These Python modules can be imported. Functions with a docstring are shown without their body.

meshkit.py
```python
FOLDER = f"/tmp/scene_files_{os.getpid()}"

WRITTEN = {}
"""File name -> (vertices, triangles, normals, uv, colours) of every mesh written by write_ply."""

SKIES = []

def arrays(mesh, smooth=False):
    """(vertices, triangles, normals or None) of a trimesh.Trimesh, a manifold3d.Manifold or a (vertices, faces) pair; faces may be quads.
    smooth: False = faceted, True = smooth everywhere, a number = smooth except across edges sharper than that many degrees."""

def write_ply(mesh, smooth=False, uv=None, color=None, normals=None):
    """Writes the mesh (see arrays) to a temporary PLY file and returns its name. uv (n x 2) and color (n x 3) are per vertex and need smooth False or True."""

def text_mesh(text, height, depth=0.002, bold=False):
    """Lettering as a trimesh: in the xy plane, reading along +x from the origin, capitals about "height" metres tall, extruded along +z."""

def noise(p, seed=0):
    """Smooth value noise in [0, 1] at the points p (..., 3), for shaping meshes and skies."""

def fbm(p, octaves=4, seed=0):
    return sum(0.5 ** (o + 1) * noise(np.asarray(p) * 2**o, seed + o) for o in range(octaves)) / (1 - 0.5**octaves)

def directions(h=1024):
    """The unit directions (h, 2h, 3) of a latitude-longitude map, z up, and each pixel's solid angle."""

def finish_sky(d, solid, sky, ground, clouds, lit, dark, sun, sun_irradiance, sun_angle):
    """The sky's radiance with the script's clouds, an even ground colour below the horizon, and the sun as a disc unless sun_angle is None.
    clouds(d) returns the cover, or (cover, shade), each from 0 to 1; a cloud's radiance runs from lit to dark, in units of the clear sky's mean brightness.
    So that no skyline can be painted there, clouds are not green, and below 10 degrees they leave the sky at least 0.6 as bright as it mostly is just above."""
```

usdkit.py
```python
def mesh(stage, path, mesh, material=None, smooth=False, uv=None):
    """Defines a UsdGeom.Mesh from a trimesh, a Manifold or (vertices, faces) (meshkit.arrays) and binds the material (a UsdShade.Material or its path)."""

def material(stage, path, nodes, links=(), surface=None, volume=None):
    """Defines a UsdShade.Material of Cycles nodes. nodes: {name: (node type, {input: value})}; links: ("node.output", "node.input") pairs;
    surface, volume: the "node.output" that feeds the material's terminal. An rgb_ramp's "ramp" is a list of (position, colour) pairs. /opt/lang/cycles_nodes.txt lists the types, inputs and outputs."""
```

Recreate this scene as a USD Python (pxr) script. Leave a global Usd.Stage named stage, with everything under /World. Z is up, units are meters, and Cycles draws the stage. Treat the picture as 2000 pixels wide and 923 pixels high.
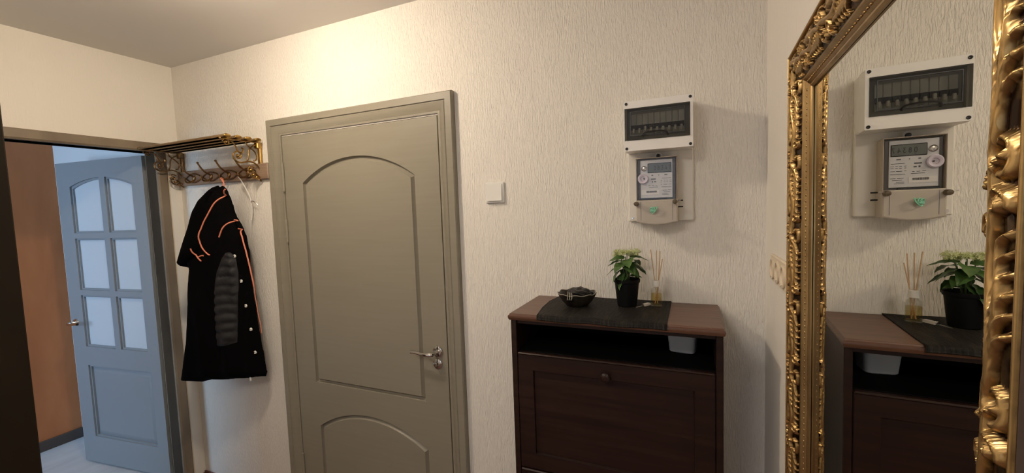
import math, random
import numpy as np, trimesh, usdkit, meshkit
from pxr import Usd, UsdGeom, UsdLux, Gf, Sdf, Vt
from shapely.geometry import Polygon, Point, LineString
from shapely import affinity
from scipy.spatial import Delaunay

stage = Usd.Stage.CreateInMemory()
UsdGeom.SetStageUpAxis(stage, 'Z')
UsdGeom.Xform.Define(stage, '/World'); UsdGeom.Scope.Define(stage, '/World/Looks')
rng = np.random.default_rng(7); random.seed(7)
PI = math.pi

# ---------------------------------------------------------------- camera, lights, exposure
cam = UsdGeom.Camera.Define(stage, '/World/camera')
RT, DN, FW = (.91886676, .39303937, -.03469781), (-.00535489, -.07550854, -.99713078), (-.39453164, .91641612, -.0672776)
cam.AddTransformOp().Set(Gf.Matrix4d(*RT, 0, *[-a for a in DN], 0, *[-a for a in FW], 0, .542, -1.491, 1.6, 1))
cam.CreateHorizontalApertureAttr(36.0); cam.CreateFocalLengthAttr(14.7222); cam.CreateFStopAttr(0.0)
cam.CreateClippingRangeAttr((0.02, 100.0)); cam.CreateExposureAttr(0.0)
LAMP = (-.88, -.70, 2.4617); LAMP_POWER = 225.0; LAMP_COL = (1.0, .83, .63)
LAMP2 = (-.15, -2.0, 2.4617); LAMP2_POWER = 22.0; LAMP2_COL = (1.0, .90, .79)
def rect_light(name, loc, rot, w, h, col, inten):
    l = UsdLux.RectLight.Define(stage, '/World/' + name)
    x = UsdGeom.Xformable(l); x.AddTranslateOp().Set(loc); x.AddRotateXYZOp().Set(rot)
    l.CreateWidthAttr(w); l.CreateHeightAttr(h); l.CreateColorAttr(col); l.CreateIntensityAttr(inten)
# daylight in the two window openings (kitchen window, window behind the photographer)
rect_light('window_daylight', (-3.05, -2.72, 1.45), (90, 0, 0), .98, 1.18, (.43, .70, 1.0), 9.8)
rect_light('window_daylight_001', (-.05, -4.02, 1.55), (90, 0, 0), .88, 1.18, (.75, .84, 1.0), .8)
dome = UsdLux.DomeLight.Define(stage, '/World/sky'); dome.CreateIntensityAttr(.25); dome.CreateColorAttr((.6, .75, 1.0))

# ---------------------------------------------------------------- helpers
LOC, USED = {}, {}
def numbered(path):
    n = USED.get(path, 0); USED[path] = n + 1
    return path if n == 0 else f'{path}_{n:03d}'
def tag(p, label=None, cat=None, group=None, kind=None):
    for k, v in (('label', label), ('category', cat), ('group', group), ('kind', kind)):
        if v: p.SetCustomDataByKey(k, v)
    return p
def thing(name, label, cat, loc=(0, 0, 0), rotz=0, group=None, kind=None):
    path = numbered('/World/' + name)
    x = UsdGeom.Xform.Define(stage, path); x.AddTranslateOp().Set(tuple(map(float, loc)))
    if rotz: x.AddRotateZOp().Set(float(rotz))
    LOC[path] = np.array(loc, float)
    return tag(x.GetPrim(), label, cat, group, kind)
def origin_of(path):
    while path and path != '/World':
        if path in LOC: return LOC[path]
        path = path.rpartition('/')[0]
    return np.zeros(3)
def obj(name, mesh, mat, parent=None, smooth=30, label=None, cat=None, group=None, kind=None, local=False, col=None):
    """one Mesh; coordinates are the world's unless local"""
    base = parent.GetPath().pathString if parent else '/World'
    path = numbered(base + '/' + name)
    v, f = (mesh.build() if isinstance(mesh, MB) else (np.array(mesh.vertices), np.array(mesh.faces)) if hasattr(mesh, 'vertices') else mesh)
    v = np.array(v, float)
    if parent and not local: v = v - origin_of(base)
    m = usdkit.mesh(stage, path, (v, f), MAT[mat], smooth=smooth)
    if col is not None:
        UsdGeom.PrimvarsAPI(m).CreatePrimvar('patina', Sdf.ValueTypeNames.Color3fArray, 'vertex').Set(Vt.Vec3fArray.FromNumpy(np.repeat(np.asarray(col, np.float32)[:, None], 3, 1)))
    return tag(m.GetPrim(), label, cat, group, kind)
class MB:
    """collects shapes of one mesh"""
    def __init__(s): s.v, s.f, s.n = [], [], 0
    def add(s, v, f):
        v, f = np.asarray(v, float), np.asarray(f, int)
        if f.shape[1] == 4: f = np.vstack([f[:, [0, 1, 2]], f[:, [0, 2, 3]]])
        s.v.append(v); s.f.append(f + s.n); s.n += len(v); return s
    def tm(s, m): return s.add(m.vertices, m.faces)
    def box(s, lo, hi, b=0.0):
        lo, hi = np.minimum(lo, hi).astype(float), np.maximum(lo, hi).astype(float)
        b = min(b, *(hi - lo) * .45)
        c, h = (lo + hi) / 2, (hi - lo) / 2
        if b <= 0:
            m = trimesh.creation.box(hi - lo); return s.add(m.vertices + c, m.faces)
        pts = []
        for sx in (-1, 1):
            for sy in (-1, 1):
                for sz in (-1, 1):
                    for k in range(3):
                        d = np.full(3, b); d[k] = 0
                        pts.append(c + np.array([sx, sy, sz]) * (h - d))
        return s.tm(trimesh.convex.convex_hull(np.array(pts)))
    def tube(s, path, r, n=8, cap=True):
        p = np.asarray(path, float); r = np.broadcast_to(np.asarray(r, float), (len(p),))
        t = np.gradient(p, axis=0); t /= np.maximum(np.linalg.norm(t, axis=1, keepdims=True), 1e-12)
        u = np.cross(t[0], (0, 0, 1.0));
        if np.linalg.norm(u) < 1e-3: u = np.cross(t[0], (1.0, 0, 0))
        u /= np.linalg.norm(u); V = []
        a = np.arange(n) / n * 2 * PI
        for i in range(len(p)):
            u = u - t[i] * (u @ t[i]); u /= np.linalg.norm(u); w = np.cross(t[i], u)
            V.append(p[i] + r[i] * (np.cos(a)[:, None] * u + np.sin(a)[:, None] * w))
        V = np.vstack(V); F = []
        for i in range(len(p) - 1):
            for j in range(n):
                k = (j + 1) % n
                F += [[i * n + j, i * n + k, (i + 1) * n + k], [i * n + j, (i + 1) * n + k, (i + 1) * n + j]]
        if cap:
            V = np.vstack([V, p[0], p[-1]]); e = (len(p) - 1) * n
            for j in range(n):
                k = (j + 1) % n
                F += [[len(V) - 2, k, j], [len(V) - 1, e + j, e + k]]
        return s.add(V, F)
    def lathe(s, prof, c, axis='z', n=24):
        """prof: (radius, height) pairs; closed where the radius is 0"""
        prof = np.asarray(prof, float); a = np.arange(n) / n * 2 * PI
        V = np.stack([np.outer(prof[:, 0], np.cos(a)), np.outer(prof[:, 0], np.sin(a)), np.repeat(prof[:, 1:2], n, 1)], -1).reshape(-1, 3)
        F = [[i * n + j, i * n + (j + 1) % n, (i + 1) * n + (j + 1) % n, (i + 1) * n + j] for i in range(len(prof) - 1) for j in range(n)]
        if axis == '-y': V = V[:, [0, 2, 1]] * [1, -1, 1]
        elif axis == '-x': V = V[:, [2, 0, 1]] * [-1, 1, 1]
        elif axis == 'y': V = V[:, [0, 2, 1]] * [-1, 1, 1]
        return s.add(V + np.asarray(c, float), F)
    def poly(s, pg, d0, d1, plane='xz'):
        """shapely polygon extruded between depths d0, d1 along the plane's normal"""
        for g in getattr(pg, 'geoms', [pg]):
            if g.area < 1e-9: continue
            m = trimesh.creation.extrude_polygon(g, abs(d1 - d0), engine='earcut'); v = m.vertices.copy(); v[:, 2] += min(d0, d1)
            if plane == 'xz': s.add(v[:, [0, 2, 1]], m.faces[:, ::-1])
            elif plane == 'yz': s.add(v[:, [2, 0, 1]], m.faces)
            else: s.add(v, m.faces)
        return s
    def ball(s, c, r, sub=2, sc=(1, 1, 1)):
        m = trimesh.creation.icosphere(sub, 1.0); return s.add(m.vertices * np.asarray(sc) * r + np.asarray(c), m.faces)
    def build(s): return np.vstack(s.v), np.vstack(s.f)
def box(lo, hi, b=0.0): return MB().box(lo, hi, b)
def R(x0, z0, x1, z1): return Polygon([(x0, z0), (x1, z0), (x1, z1), (x0, z1)])
def grid_faces(n, m):
    i, j = np.meshgrid(np.arange(n - 1), np.arange(m - 1), indexing='ij'); a = (i * m + j).ravel()
    return np.vstack([np.c_[a, a + m, a + m + 1], np.c_[a, a + m + 1, a + 1]])
def spline(pts, n):
    from scipy.interpolate import CubicSpline
    p = np.asarray(pts, float); t = np.r_[0, np.cumsum(np.linalg.norm(np.diff(p, axis=0), axis=1))]
    return CubicSpline(t, p)(np.linspace(0, t[-1], n))
def fill_polygon(pg, step):
    """triangulated polygon with inner points: (points 2D, faces)"""
    ring = np.array([pg.exterior.interpolate(d).coords[0] for d in np.arange(0, pg.exterior.length, step)])
    x0, y0, x1, y1 = pg.bounds
    g = np.array([(x, y) for x in np.arange(x0, x1, step) for y in np.arange(y0, y1, step)]) + step * .5
    inner = pg.buffer(-step * .55)
    import shapely
    g = g[shapely.contains_xy(inner, g[:, 0], g[:, 1])]
    P = np.vstack([ring, g]); T = Delaunay(P).simplices
    c = P[T].mean(1); T = T[shapely.contains_xy(pg, c[:, 0], c[:, 1])]
    a = P[T]; ar = (a[:, 1, 0] - a[:, 0, 0]) * (a[:, 2, 1] - a[:, 0, 1]) - (a[:, 2, 0] - a[:, 0, 0]) * (a[:, 1, 1] - a[:, 0, 1])
    T[ar < 0] = T[ar < 0][:, ::-1]
    return P, T, len(ring)
def sweep_mitre(path, prof, closed=False):
    """path: 2D points (a,b); prof: (inset, height); returns (a, b, h) grid mesh with mitred corners; inset is to the right of travel"""
    p = np.asarray(path, float); n = len(p); N = []
    for i in range(n):
        d0 = p[i] - p[i - 1] if (i > 0 or closed) else p[1] - p[0]
        d1 = p[(i + 1) % n] - p[i] if (i < n - 1 or closed) else d0
        d0, d1 = d0 / np.linalg.norm(d0), d1 / np.linalg.norm(d1)
        n0, n1 = np.array([d0[1], -d0[0]]), np.array([d1[1], -d1[0]])
        m = n0 + n1; N.append(m / (1 + n0 @ n1))
    pr = np.asarray(prof, float)
    V = np.array([[*(p[i] + N[i] * w), h] for i in range(n) for (w, h) in pr]); m = len(pr); F = []
    for i in range(n if closed else n - 1):
        k = (i + 1) % n
        for j in range(m - 1): F.append([i * m + j, k * m + j, k * m + j + 1, i * m + j + 1])
    return V, np.array(F)

# ---------------------------------------------------------------- materials
MAT = {}
def mat(name, col, rough=.5, metal=0.0, vary=None, bump=None, spec=.5, coat=0.0, sheen=0.0, extra=None):
    """vary: (scale xyz, colour2, detail, lo, hi); bump: (scale xyz, distance, strength, detail)"""
    nodes = {'p': ('principled_bsdf', {'base_color': col, 'roughness': rough, 'metallic': metal, 'specular_ior_level': spec, 'coat_weight': coat, 'sheen_weight': sheen, **(extra or {})})}
    links = []
    if vary or bump: nodes['t'] = ('texture_coordinate', {})
    if vary:
        sc, c2, det, lo, hi = vary
        nodes['vm'] = ('mapping', {'scale': sc}); nodes['vn'] = ('noise_texture', {'scale': 1.0, 'detail': det, 'roughness': .55, 'distortion': .3})
        nodes['vr'] = ('rgb_ramp', {'ramp': [(lo, col), (hi, c2)]})
        links += [('t.object', 'vm.vector'), ('vm.vector', 'vn.vector'), ('vn.fac', 'vr.fac'), ('vr.color', 'p.base_color')]
    if bump:
        sc, dist, st, det = bump
        nodes['bm'] = ('mapping', {'scale': sc}); nodes['bn'] = ('noise_texture', {'scale': 1.0, 'detail': det, 'roughness': .55, 'distortion': .6})
        nodes['b'] = ('bump', {'distance': dist, 'strength': st})
        links += [('t.object', 'bm.vector'), ('bm.vector', 'bn.vector'), ('bn.fac', 'b.height'), ('b.normal', 'p.normal')]
    MAT[name] = usdkit.material(stage, '/World/Looks/' + name, nodes, links, surface='p.BSDF')
def emit(name, col, strength):
    MAT[name] = usdkit.material(stage, '/World/Looks/' + name, {'e': ('emission', {'color': col, 'strength': strength})}, [], surface='e.emission')
def pane(name, tint, gloss=.5, rough=.02, base=.035):
    MAT[name] = usdkit.material(stage, '/World/Looks/' + name, {'t': ('transparent_bsdf', {'color': tint}), 'g': ('glossy_bsdf', {'color': (1, 1, 1), 'roughness': rough}), 'w': ('layer_weight', {'blend': .5}),
        'pw': ('math', {'math_type': 'power', 'value2': 4.0}), 'f': ('math', {'math_type': 'multiply_add', 'value2': gloss, 'value3': base}), 'm': ('mix_closure', {})},
        [('w.facing', 'pw.value1'), ('pw.value', 'f.value1'), ('f.value', 'm.fac'), ('t.BSDF', 'm.closure1'), ('g.BSDF', 'm.closure2')], surface='m.closure')
mat('wallpaper', (.80, .765, .705), .65, bump=((200, 200, 38), .0052, .95, 3.0), spec=.3)
mat('wallpaper_side', (.80, .765, .705), .65, bump=((120, 120, 30), .002, .5, 2.0), spec=.3)
mat('plaster', (.78, .75, .71), .8, spec=.2)
mat('ceiling_paint', (.74, .71, .68), .8, spec=.2)
mat('kitchen_white', (.74, .77, .80), .7, spec=.3)
mat('orange_wall', (.42, .145, .05), .6, vary=((5, 5, 1.6), (.56, .21, .08), 4, .3, .7), spec=.3)
mat('dark_skirting', (.075, .055, .045), .5)
mat('red_wood', (.16, .07, .05), .45, vary=((3, 40, 3), (.10, .04, .03), 3, .35, .65))
mat('kitchen_floor', (.52, .53, .55), .45, vary=((9, 1.6, 1), (.66, .67, .69), 4, .3, .7))
mat('grey_paint', (.255, .232, .182), .42, vary=((3, 3, 60), (.24, .218, .17), 2, .3, .7), bump=((60, 60, 8), .0008, .3, 2), spec=.4)
mat('glazed_door_paint', (.265, .29, .315), .42, bump=((60, 60, 8), .0008, .3, 2), spec=.4)
mat('olive_paint', (.25, .20, .14), .45, vary=((8, 8, 3), (.165, .125, .085), 3, .3, .7))
mat('dark_post', (.016, .011, .005), .5, vary=((8, 8, 2), (.009, .006, .003), 3, .3, .7), spec=.2)
mat('dark_gap', (.02, .018, .015), .7)
mat('chrome', (.62, .60, .57), .12, 1.0)
mat('worn_brass', (.42, .31, .15), .35, 1.0)
mat('brass', (.62, .40, .13), .24, 1.0, vary=((40, 40, 40), (.34, .19, .06), 3, .35, .7))
mat('dark_brass', (.33, .20, .09), .32, 1.0, vary=((60, 60, 60), (.18, .10, .05), 3, .35, .7))
mat('slat_wood', (.50, .35, .18), .4, vary=((4, 60, 60), (.32, .20, .095), 3, .3, .7))
mat('board_wood', (.30, .21, .15), .45, vary=((4, 60, 60), (.20, .135, .095), 3, .3, .7))
mat('black_cloth', (.0018, .0016, .002), .9, bump=((160, 160, 160), .0015, .5, 3), spec=.06)
mat('quilt_cloth', (.012, .012, .0135), .55, bump=((200, 200, 200), .001, .4, 2), spec=.4)
mat('orange_piping', (.70, .23, .14), .6)
mat('snap_metal', (.8, .78, .75), .25, 1.0)
mat('cabinet_wood', (.026, .011, .0075), .38, vary=((2.5, 60, 60), (.011, .0045, .0035), 4, .3, .72), bump=((3, 120, 120), .0006, .25, 2), spec=.3)
mat('cabinet_top_wood', (.130, .060, .034), .36, vary=((2.5, 70, 70), (.080, .034, .020), 4, .3, .72), bump=((3, 120, 120), .0006, .25, 2), spec=.5)
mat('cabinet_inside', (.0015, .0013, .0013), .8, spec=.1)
mat('runner_cloth', (.009, .008, .007), .6, vary=((220, 12, 12), (.030, .025, .020), 3, .45, .75), bump=((260, 40, 40), .002, .9, 2), spec=.12)
mat('white_plastic', (.72, .71, .68), .35)
mat('ivory_plastic', (.70, .60, .45), .4)
mat('box_plastic', (.82, .80, .77), .42)
mat('box_inner', (.34, .33, .31), .5)
mat('breaker_plastic', (.66, .66, .64), .45)
mat('black_plastic', (.012, .012, .013), .4)
mat('board_white', (.72, .69, .63), .5)
mat('meter_plastic', (.42, .36, .29), .4)
mat('meter_cover_grey', (.46, .41, .35), .42)
mat('meter_dark', (.09, .085, .085), .4)
mat('meter_face', (.66, .69, .74), .45)
mat('meter_print', (.13, .14, .16), .6)
mat('sticker_white', (.78, .79, .80), .5)
mat('lcd', (.11, .13, .12), .3)
mat('lcd_ink', (.015, .02, .02), .4)
mat('port_ring', (.60, .56, .66), .3)
mat('seal_brown', (.10, .07, .035), .45)
mat('seal_green', (.25, .60, .42), .3)
mat('tub_plastic', (.42, .45, .50), .4)
mat('pot_black', (.0025, .0025, .003), .55, spec=.15)
mat('soil', (.03, .02, .013), .9)
mat('stem_green', (.06, .11, .03), .5)
MAT['leaf_green'] = usdkit.material(stage, '/World/Looks/leaf_green', {'t': ('texture_coordinate', {}), 'n': ('noise_texture', {'scale': 45.0}), 'r': ('rgb_ramp', {'ramp': [(.3, (.035, .085, .02)), (.7, (.10, .19, .05))]}),
    'p': ('principled_bsdf', {'roughness': .35}), 'tr': ('translucent_bsdf', {'color': (.12, .30, .04)}), 'm': ('mix_closure', {'fac': .25})},
    [('t.object', 'n.vector'), ('n.fac', 'r.fac'), ('r.color', 'p.base_color'), ('p.BSDF', 'm.closure1'), ('tr.BSDF', 'm.closure2')], surface='m.closure')
MAT['petal'] = usdkit.material(stage, '/World/Looks/petal', {'p': ('principled_bsdf', {'base_color': (.62, .66, .36), 'roughness': .6}), 'tr': ('translucent_bsdf', {'color': (.6, .65, .3)}), 'm': ('mix_closure', {'fac': .3})},
    [('p.BSDF', 'm.closure1'), ('tr.BSDF', 'm.closure2')], surface='m.closure')
mat('bowl_glaze', (.008, .007, .006), .2, vary=((30, 30, 30), (.035, .028, .02), 3, .4, .75))
mat('bowl_rim', (.20, .18, .14), .3)
mat('leather', (.006, .005, .005), .35, spec=.3)
mat('reed_wood', (.55, .36, .20), .6)
mat('collar_white', (.70, .68, .62), .5)
pane('oil', (.93, .84, .56), .2)
mat('key_plastic', (.62, .58, .54), .35)
mat('steel', (.65, .64, .62), .25, 1.0)
pane('clear_glass', (.97, .97, .95), .5)
pane('tinted_pane', (.66, .66, .64), .3)
pane('clear_cover', (.95, .94, .93), .2, .02, .015)
pane('window_pane', (.95, .97, .98))
mat('frosted_glass', (.60, .65, .70), .3, bump=((35, 35, 35), .002, .3, 2), extra={'transmission_weight': .0})
MAT['mirror_glass'] = usdkit.material(stage, '/World/Looks/mirror_glass', {'g': ('glossy_bsdf', {'color': (.86, .855, .80), 'roughness': 0.0})}, [], surface='g.BSDF')
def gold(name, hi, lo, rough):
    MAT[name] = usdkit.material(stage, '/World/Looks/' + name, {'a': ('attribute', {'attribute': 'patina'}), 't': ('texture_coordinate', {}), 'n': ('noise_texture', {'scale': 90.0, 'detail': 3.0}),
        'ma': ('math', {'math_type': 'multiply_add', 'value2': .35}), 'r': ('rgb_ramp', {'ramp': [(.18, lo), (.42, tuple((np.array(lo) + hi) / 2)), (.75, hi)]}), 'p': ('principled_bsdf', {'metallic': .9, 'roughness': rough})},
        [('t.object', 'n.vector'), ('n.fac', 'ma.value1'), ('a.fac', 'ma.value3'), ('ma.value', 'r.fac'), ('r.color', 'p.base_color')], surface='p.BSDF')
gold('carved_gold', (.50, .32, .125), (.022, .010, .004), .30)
mat('smooth_gold', (.40, .27, .12), .32, .9, vary=((30, 30, 8), (.25, .155, .065), 3, .35, .7))
mat('frame_side', (.060, .030, .016), .5, vary=((20, 20, 5), (.03, .015, .009), 3, .3, .7))
emit('lamp_glow', LAMP_COL, LAMP_POWER); emit('lamp_glow_corridor', LAMP2_COL, LAMP2_POWER)

# ---------------------------------------------------------------- setting
XL, XR, H, FL = -2.1725, .752, 2.4617, .075
WT = .085                                      # left wall thickness
def struct(name, mesh, m, label, cat, smooth=30):
    return obj(name, mesh, m, None, smooth, label, cat, kind='structure')
KX, KY = -3.491, -.049                          # kitchen: far wall x, back wall y
D1 = (-1.33, -.409, 1.992)                    # opening of the hall door: x0, x1, top
struct('floor', box((XL - WT, -4.3, -.02), (1.0, .2, FL)), 'red_wood', 'reddish brown hallway floor at the foot of the coat wall', 'floor')
struct('ceiling', box((-4.0, -4.3, H), (1.0, .35, H + .1)), 'ceiling_paint', 'plain matt off-white ceiling above the hallway', 'ceiling')
mb = MB()
mb.box((XL - WT, 0, 0), (D1[0], .15, H)); mb.box((D1[1], 0, 0), (XR + .15, .15, H)); mb.box((D1[0], 0, D1[2]), (D1[1], .15, H))
struct('wall_back', mb, 'wallpaper', 'cream ribbed wallpaper wall with the grey door, meter and cabinet', 'wall')
DOORY = (-.93, -.120); DTOP = 1.974
mb = MB(); mb.box((XL - WT, -1.16, 0), (XL, DOORY[0], H)); mb.box((XL - WT, DOORY[1], 0), (XL, 0, H)); mb.box((XL - WT, DOORY[0], DTOP), (XL, DOORY[1], H))
struct('wall_left', mb, 'wallpaper_side', 'cream wall above the open doorway with the glazed door', 'wall')
struct('wall_right', box((XR, -4.3, 0), (XR + .15, 0, H)), 'wallpaper_side', 'smooth cream wall carrying the gilded mirror and sockets', 'wall')
struct('wall_near', box((XL, -1.16, 0), (-1.03, -1.04, H)), 'wallpaper_side', 'short cream wall facing the coat rack, beside the dark post', 'wall')
struct('wall_corridor', box((-1.15, -4.3, 0), (-1.03, -1.16, H)), 'plaster', 'plain corridor wall on the photographer\'s left behind the dark post', 'wall')
mb = MB(); mb.box((-1.03, -4.3, 0), (-.5, -4.1, H)); mb.box((.4, -4.3, 0), (XR, -4.1, H)); mb.box((-.5, -4.3, 0), (.4, -4.1, .95)); mb.box((-.5, -4.3, 2.15), (.4, -4.1, H))
struct('wall_rear', mb, 'plaster', 'plain corridor end wall with a window, behind the photographer', 'wall')
# kitchen
struct('floor_kitchen', box((-3.9, -2.95, -.02), (XL - WT, .2, FL)), 'kitchen_floor', 'pale grey streaked floor seen through the open doorway', 'floor')
struct('wall_kitchen_left', box((KX - .12, -2.95, 0), (KX, KY + .12, H)), 'orange_wall', 'orange brown mottled wall seen through the open doorway', 'wall')
struct('wall_kitchen_back', box((KX, KY, 0), (XL - WT, KY + .12, H)), 'kitchen_white', 'bluish white wall seen above the open glazed door', 'wall')
mb = MB(); y0, y1 = -2.95, -2.80
mb.box((KX, y0, 0), (-3.55, y1, H)); mb.box((-2.55, y0, 0), (XL - WT, y1, H)); mb.box((-3.55, y0, 0), (-2.55, y1, .85)); mb.box((-3.55, y0, 2.05), (-2.55, y1, H))
struct('wall_kitchen_near', mb, 'kitchen_white', 'bluish white kitchen wall with a window, out of the photograph', 'wall')
struct('wall_kitchen_right', box((XL - WT, -2.95, 0), (XL - WT + .1, -1.16, H)), 'kitchen_white', 'bluish white kitchen wall beside the doorway', 'wall')
def window(x0, x1, z0, z1, y, label):
    t = thing('window_1' if USED.get('w') is None else 'window_2', label, 'window', ((x0 + x1) / 2, y, z0), kind='structure'); USED['w'] = 1
    V, F = sweep_mitre([(x0, z0), (x0, z1), (x1, z1), (x1, z0)], [(0, -.03), (0, .03), (.05, .03), (.05, -.03), (0, -.03)], True)
    obj('window_frame', (V[:, [0, 2, 1]] + [0, y, 0], F), 'white_plastic', t)
    obj('mullion', box(((x0 + x1) / 2 - .025, y - .025, z0 + .05), ((x0 + x1) / 2 + .025, y + .025, z1 - .05), .004), 'white_plastic', t)
    for a, b in ((x0 + .05, (x0 + x1) / 2 - .025), ((x0 + x1) / 2 + .025, x1 - .05)): obj('pane', box((a, y - .003, z0 + .05), (b, y + .003, z1 - .05)), 'window_pane', t)
window(-3.55, -2.55, .85, 2.05, -2.87, 'white kitchen window lighting the glazed door')
window(-.5, .4, .95, 2.15, -4.2, 'white window at the end of the corridor behind the photographer')
# skirtings and trims
struct('baseboard_kitchen', box((KX, -2.8, FL), (KX + .016, KY, FL + .069), .003), 'dark_skirting', 'dark skirting board under the orange brown wall', 'baseboard')
struct('baseboard_back', box((XL + .001, -.010, FL), (D1[0] - .075, 0, FL + .012), .003), 'red_wood', 'reddish brown skirting board under the hanging coat', 'baseboard')
struct('baseboard_back_right', box((D1[1] + .08, -.010, FL), (-.004, 0, FL + .012), .003), 'red_wood', 'reddish brown skirting board between grey door and cabinet', 'baseboard')
# doorway casing in the left wall (hall side): swept round the opening
t = thing('trim_1', 'olive brown painted casing around the open doorway on the left', 'door casing', (XL, DOORY[0], 0), kind='structure')
prof = [(0, 0), (0, .012), (.005, .015), (.040, .015), (.048, .010), (.050, .0), (.050, -WT - .004)]
pth = [(DOORY[0] - .05, FL), (DOORY[0] - .05, DTOP + .05), (DOORY[1] + .05, DTOP + .05), (DOORY[1] + .05, FL)]
V, F = sweep_mitre(pth, prof); obj('casing', (np.c_[V[:, 2] + XL, V[:, 0], V[:, 1]], F), 'olive_paint', t)
obj('back_casing', (lambda VF: (np.c_[-VF[0][:, 2] + XL - WT, VF[0][:, 0], VF[0][:, 1]], VF[1][:, ::-1]))(sweep_mitre(pth, prof[:6])), 'olive_paint', t)
obj('threshold', box((XL - WT, DOORY[0], FL), (XL, DOORY[1], FL + .012), .003), 'dark_skirting', t)
obj('wall_bead', MB().tube([(XL + .004, -.064, FL), (XL + .004, -.064, 1.90)], .0045, 6), 'ivory_plastic', t, label='thin pale bead along the edge of the casing')
# dark post at the photographer's left
t = thing('trim_2', 'dark brown post at the left edge of the photograph', 'door post', (-1.0, -1.1, 0), kind='structure')
obj('post', box((-1.03, -1.20, 0), (-1.004, -1.021, H), .003), 'dark_post', t)
obj('post_return', box((-1.16, -1.04, 0), (-1.03, -1.021, H), .003), 'dark_post', t)

# ---------------------------------------------------------------- ceiling lamp
t = thing('ceiling_lamp', 'round flush ceiling lamp in front of the grey door', 'lamp', LAMP)
obj('lamp_ring', MB().lathe([(.07, 0), (.085, 0), (.085, -.016), (.081, -.020), (.07, -.020), (.07, 0)], LAMP, n=48), 'white_plastic', t)
obj('diffuser', MB().lathe([(0, -.095), (.02, -.093), (.04, -.084), (.056, -.068), (.066, -.048), (.0699, -.020), (.0699, -.004), (0, -.004)], LAMP, n=48), 'lamp_glow', t)

t = thing('ceiling_lamp', 'large round flush ceiling lamp in the corridor behind the photographer', 'lamp', LAMP2)
obj('lamp_ring', MB().lathe([(.30, 0), (.32, 0), (.32, -.02), (.315, -.024), (.30, -.024), (.30, 0)], LAMP2, n=48), 'white_plastic', t)
obj('diffuser', MB().lathe([(0, -.07), (.08, -.068), (.16, -.06), (.24, -.044), (.2999, -.016), (.2999, -.004), (0, -.004)], LAMP2, n=48), 'lamp_glow_corridor', t)

# ---------------------------------------------------------------- grey panelled door
t = thing('door_1', 'closed grey panelled door with arched mouldings and chrome lever', 'door', (-.868, 0, 0), kind='structure')
prof = [(0, .002), (0, -.022), (.004, -.026), (.031, -.026), (.033, -.021), (.035, -.021), (.038, -.0235), (.050, -.021), (.060, -.014), (.067, -.009), (.069, -.0065), (.078, -.0065), (.078, .06)]
V, F = sweep_mitre([(-1.402, FL), (-1.402, 2.076), (-.331, 2.076), (-.331, FL)], prof)
obj('door_frame', (np.c_[V[:, 0], V[:, 2], V[:, 1]], F[:, ::-1]), 'grey_paint', t)
LX0, LX1, LZ0, LZ1, LY = -1.3205, -.4165, FL + .01, 1.9895, -.003
def arch(x0, x1, zb, zs, za, n=28):
    """outline, counterclockwise from the bottom left: bottom, right side, arc, left side"""
    c, r = x1 - x0, za - zs; rad = (c * c / 4 + r * r) / (2 * r); a = math.asin(c / 2 / rad)
    arc = [((x0 + x1) / 2 + rad * math.sin(a - 2 * a * k / n), za - rad + rad * math.cos(a - 2 * a * k / n)) for k in range(n + 1)]
    return [(x0, zb), (x1, zb)] + arc
leaf = R(LX0, LZ0, LX1, LZ1); fm, grooves, fields = MB(), MB(), []
hole_list = []
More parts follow.
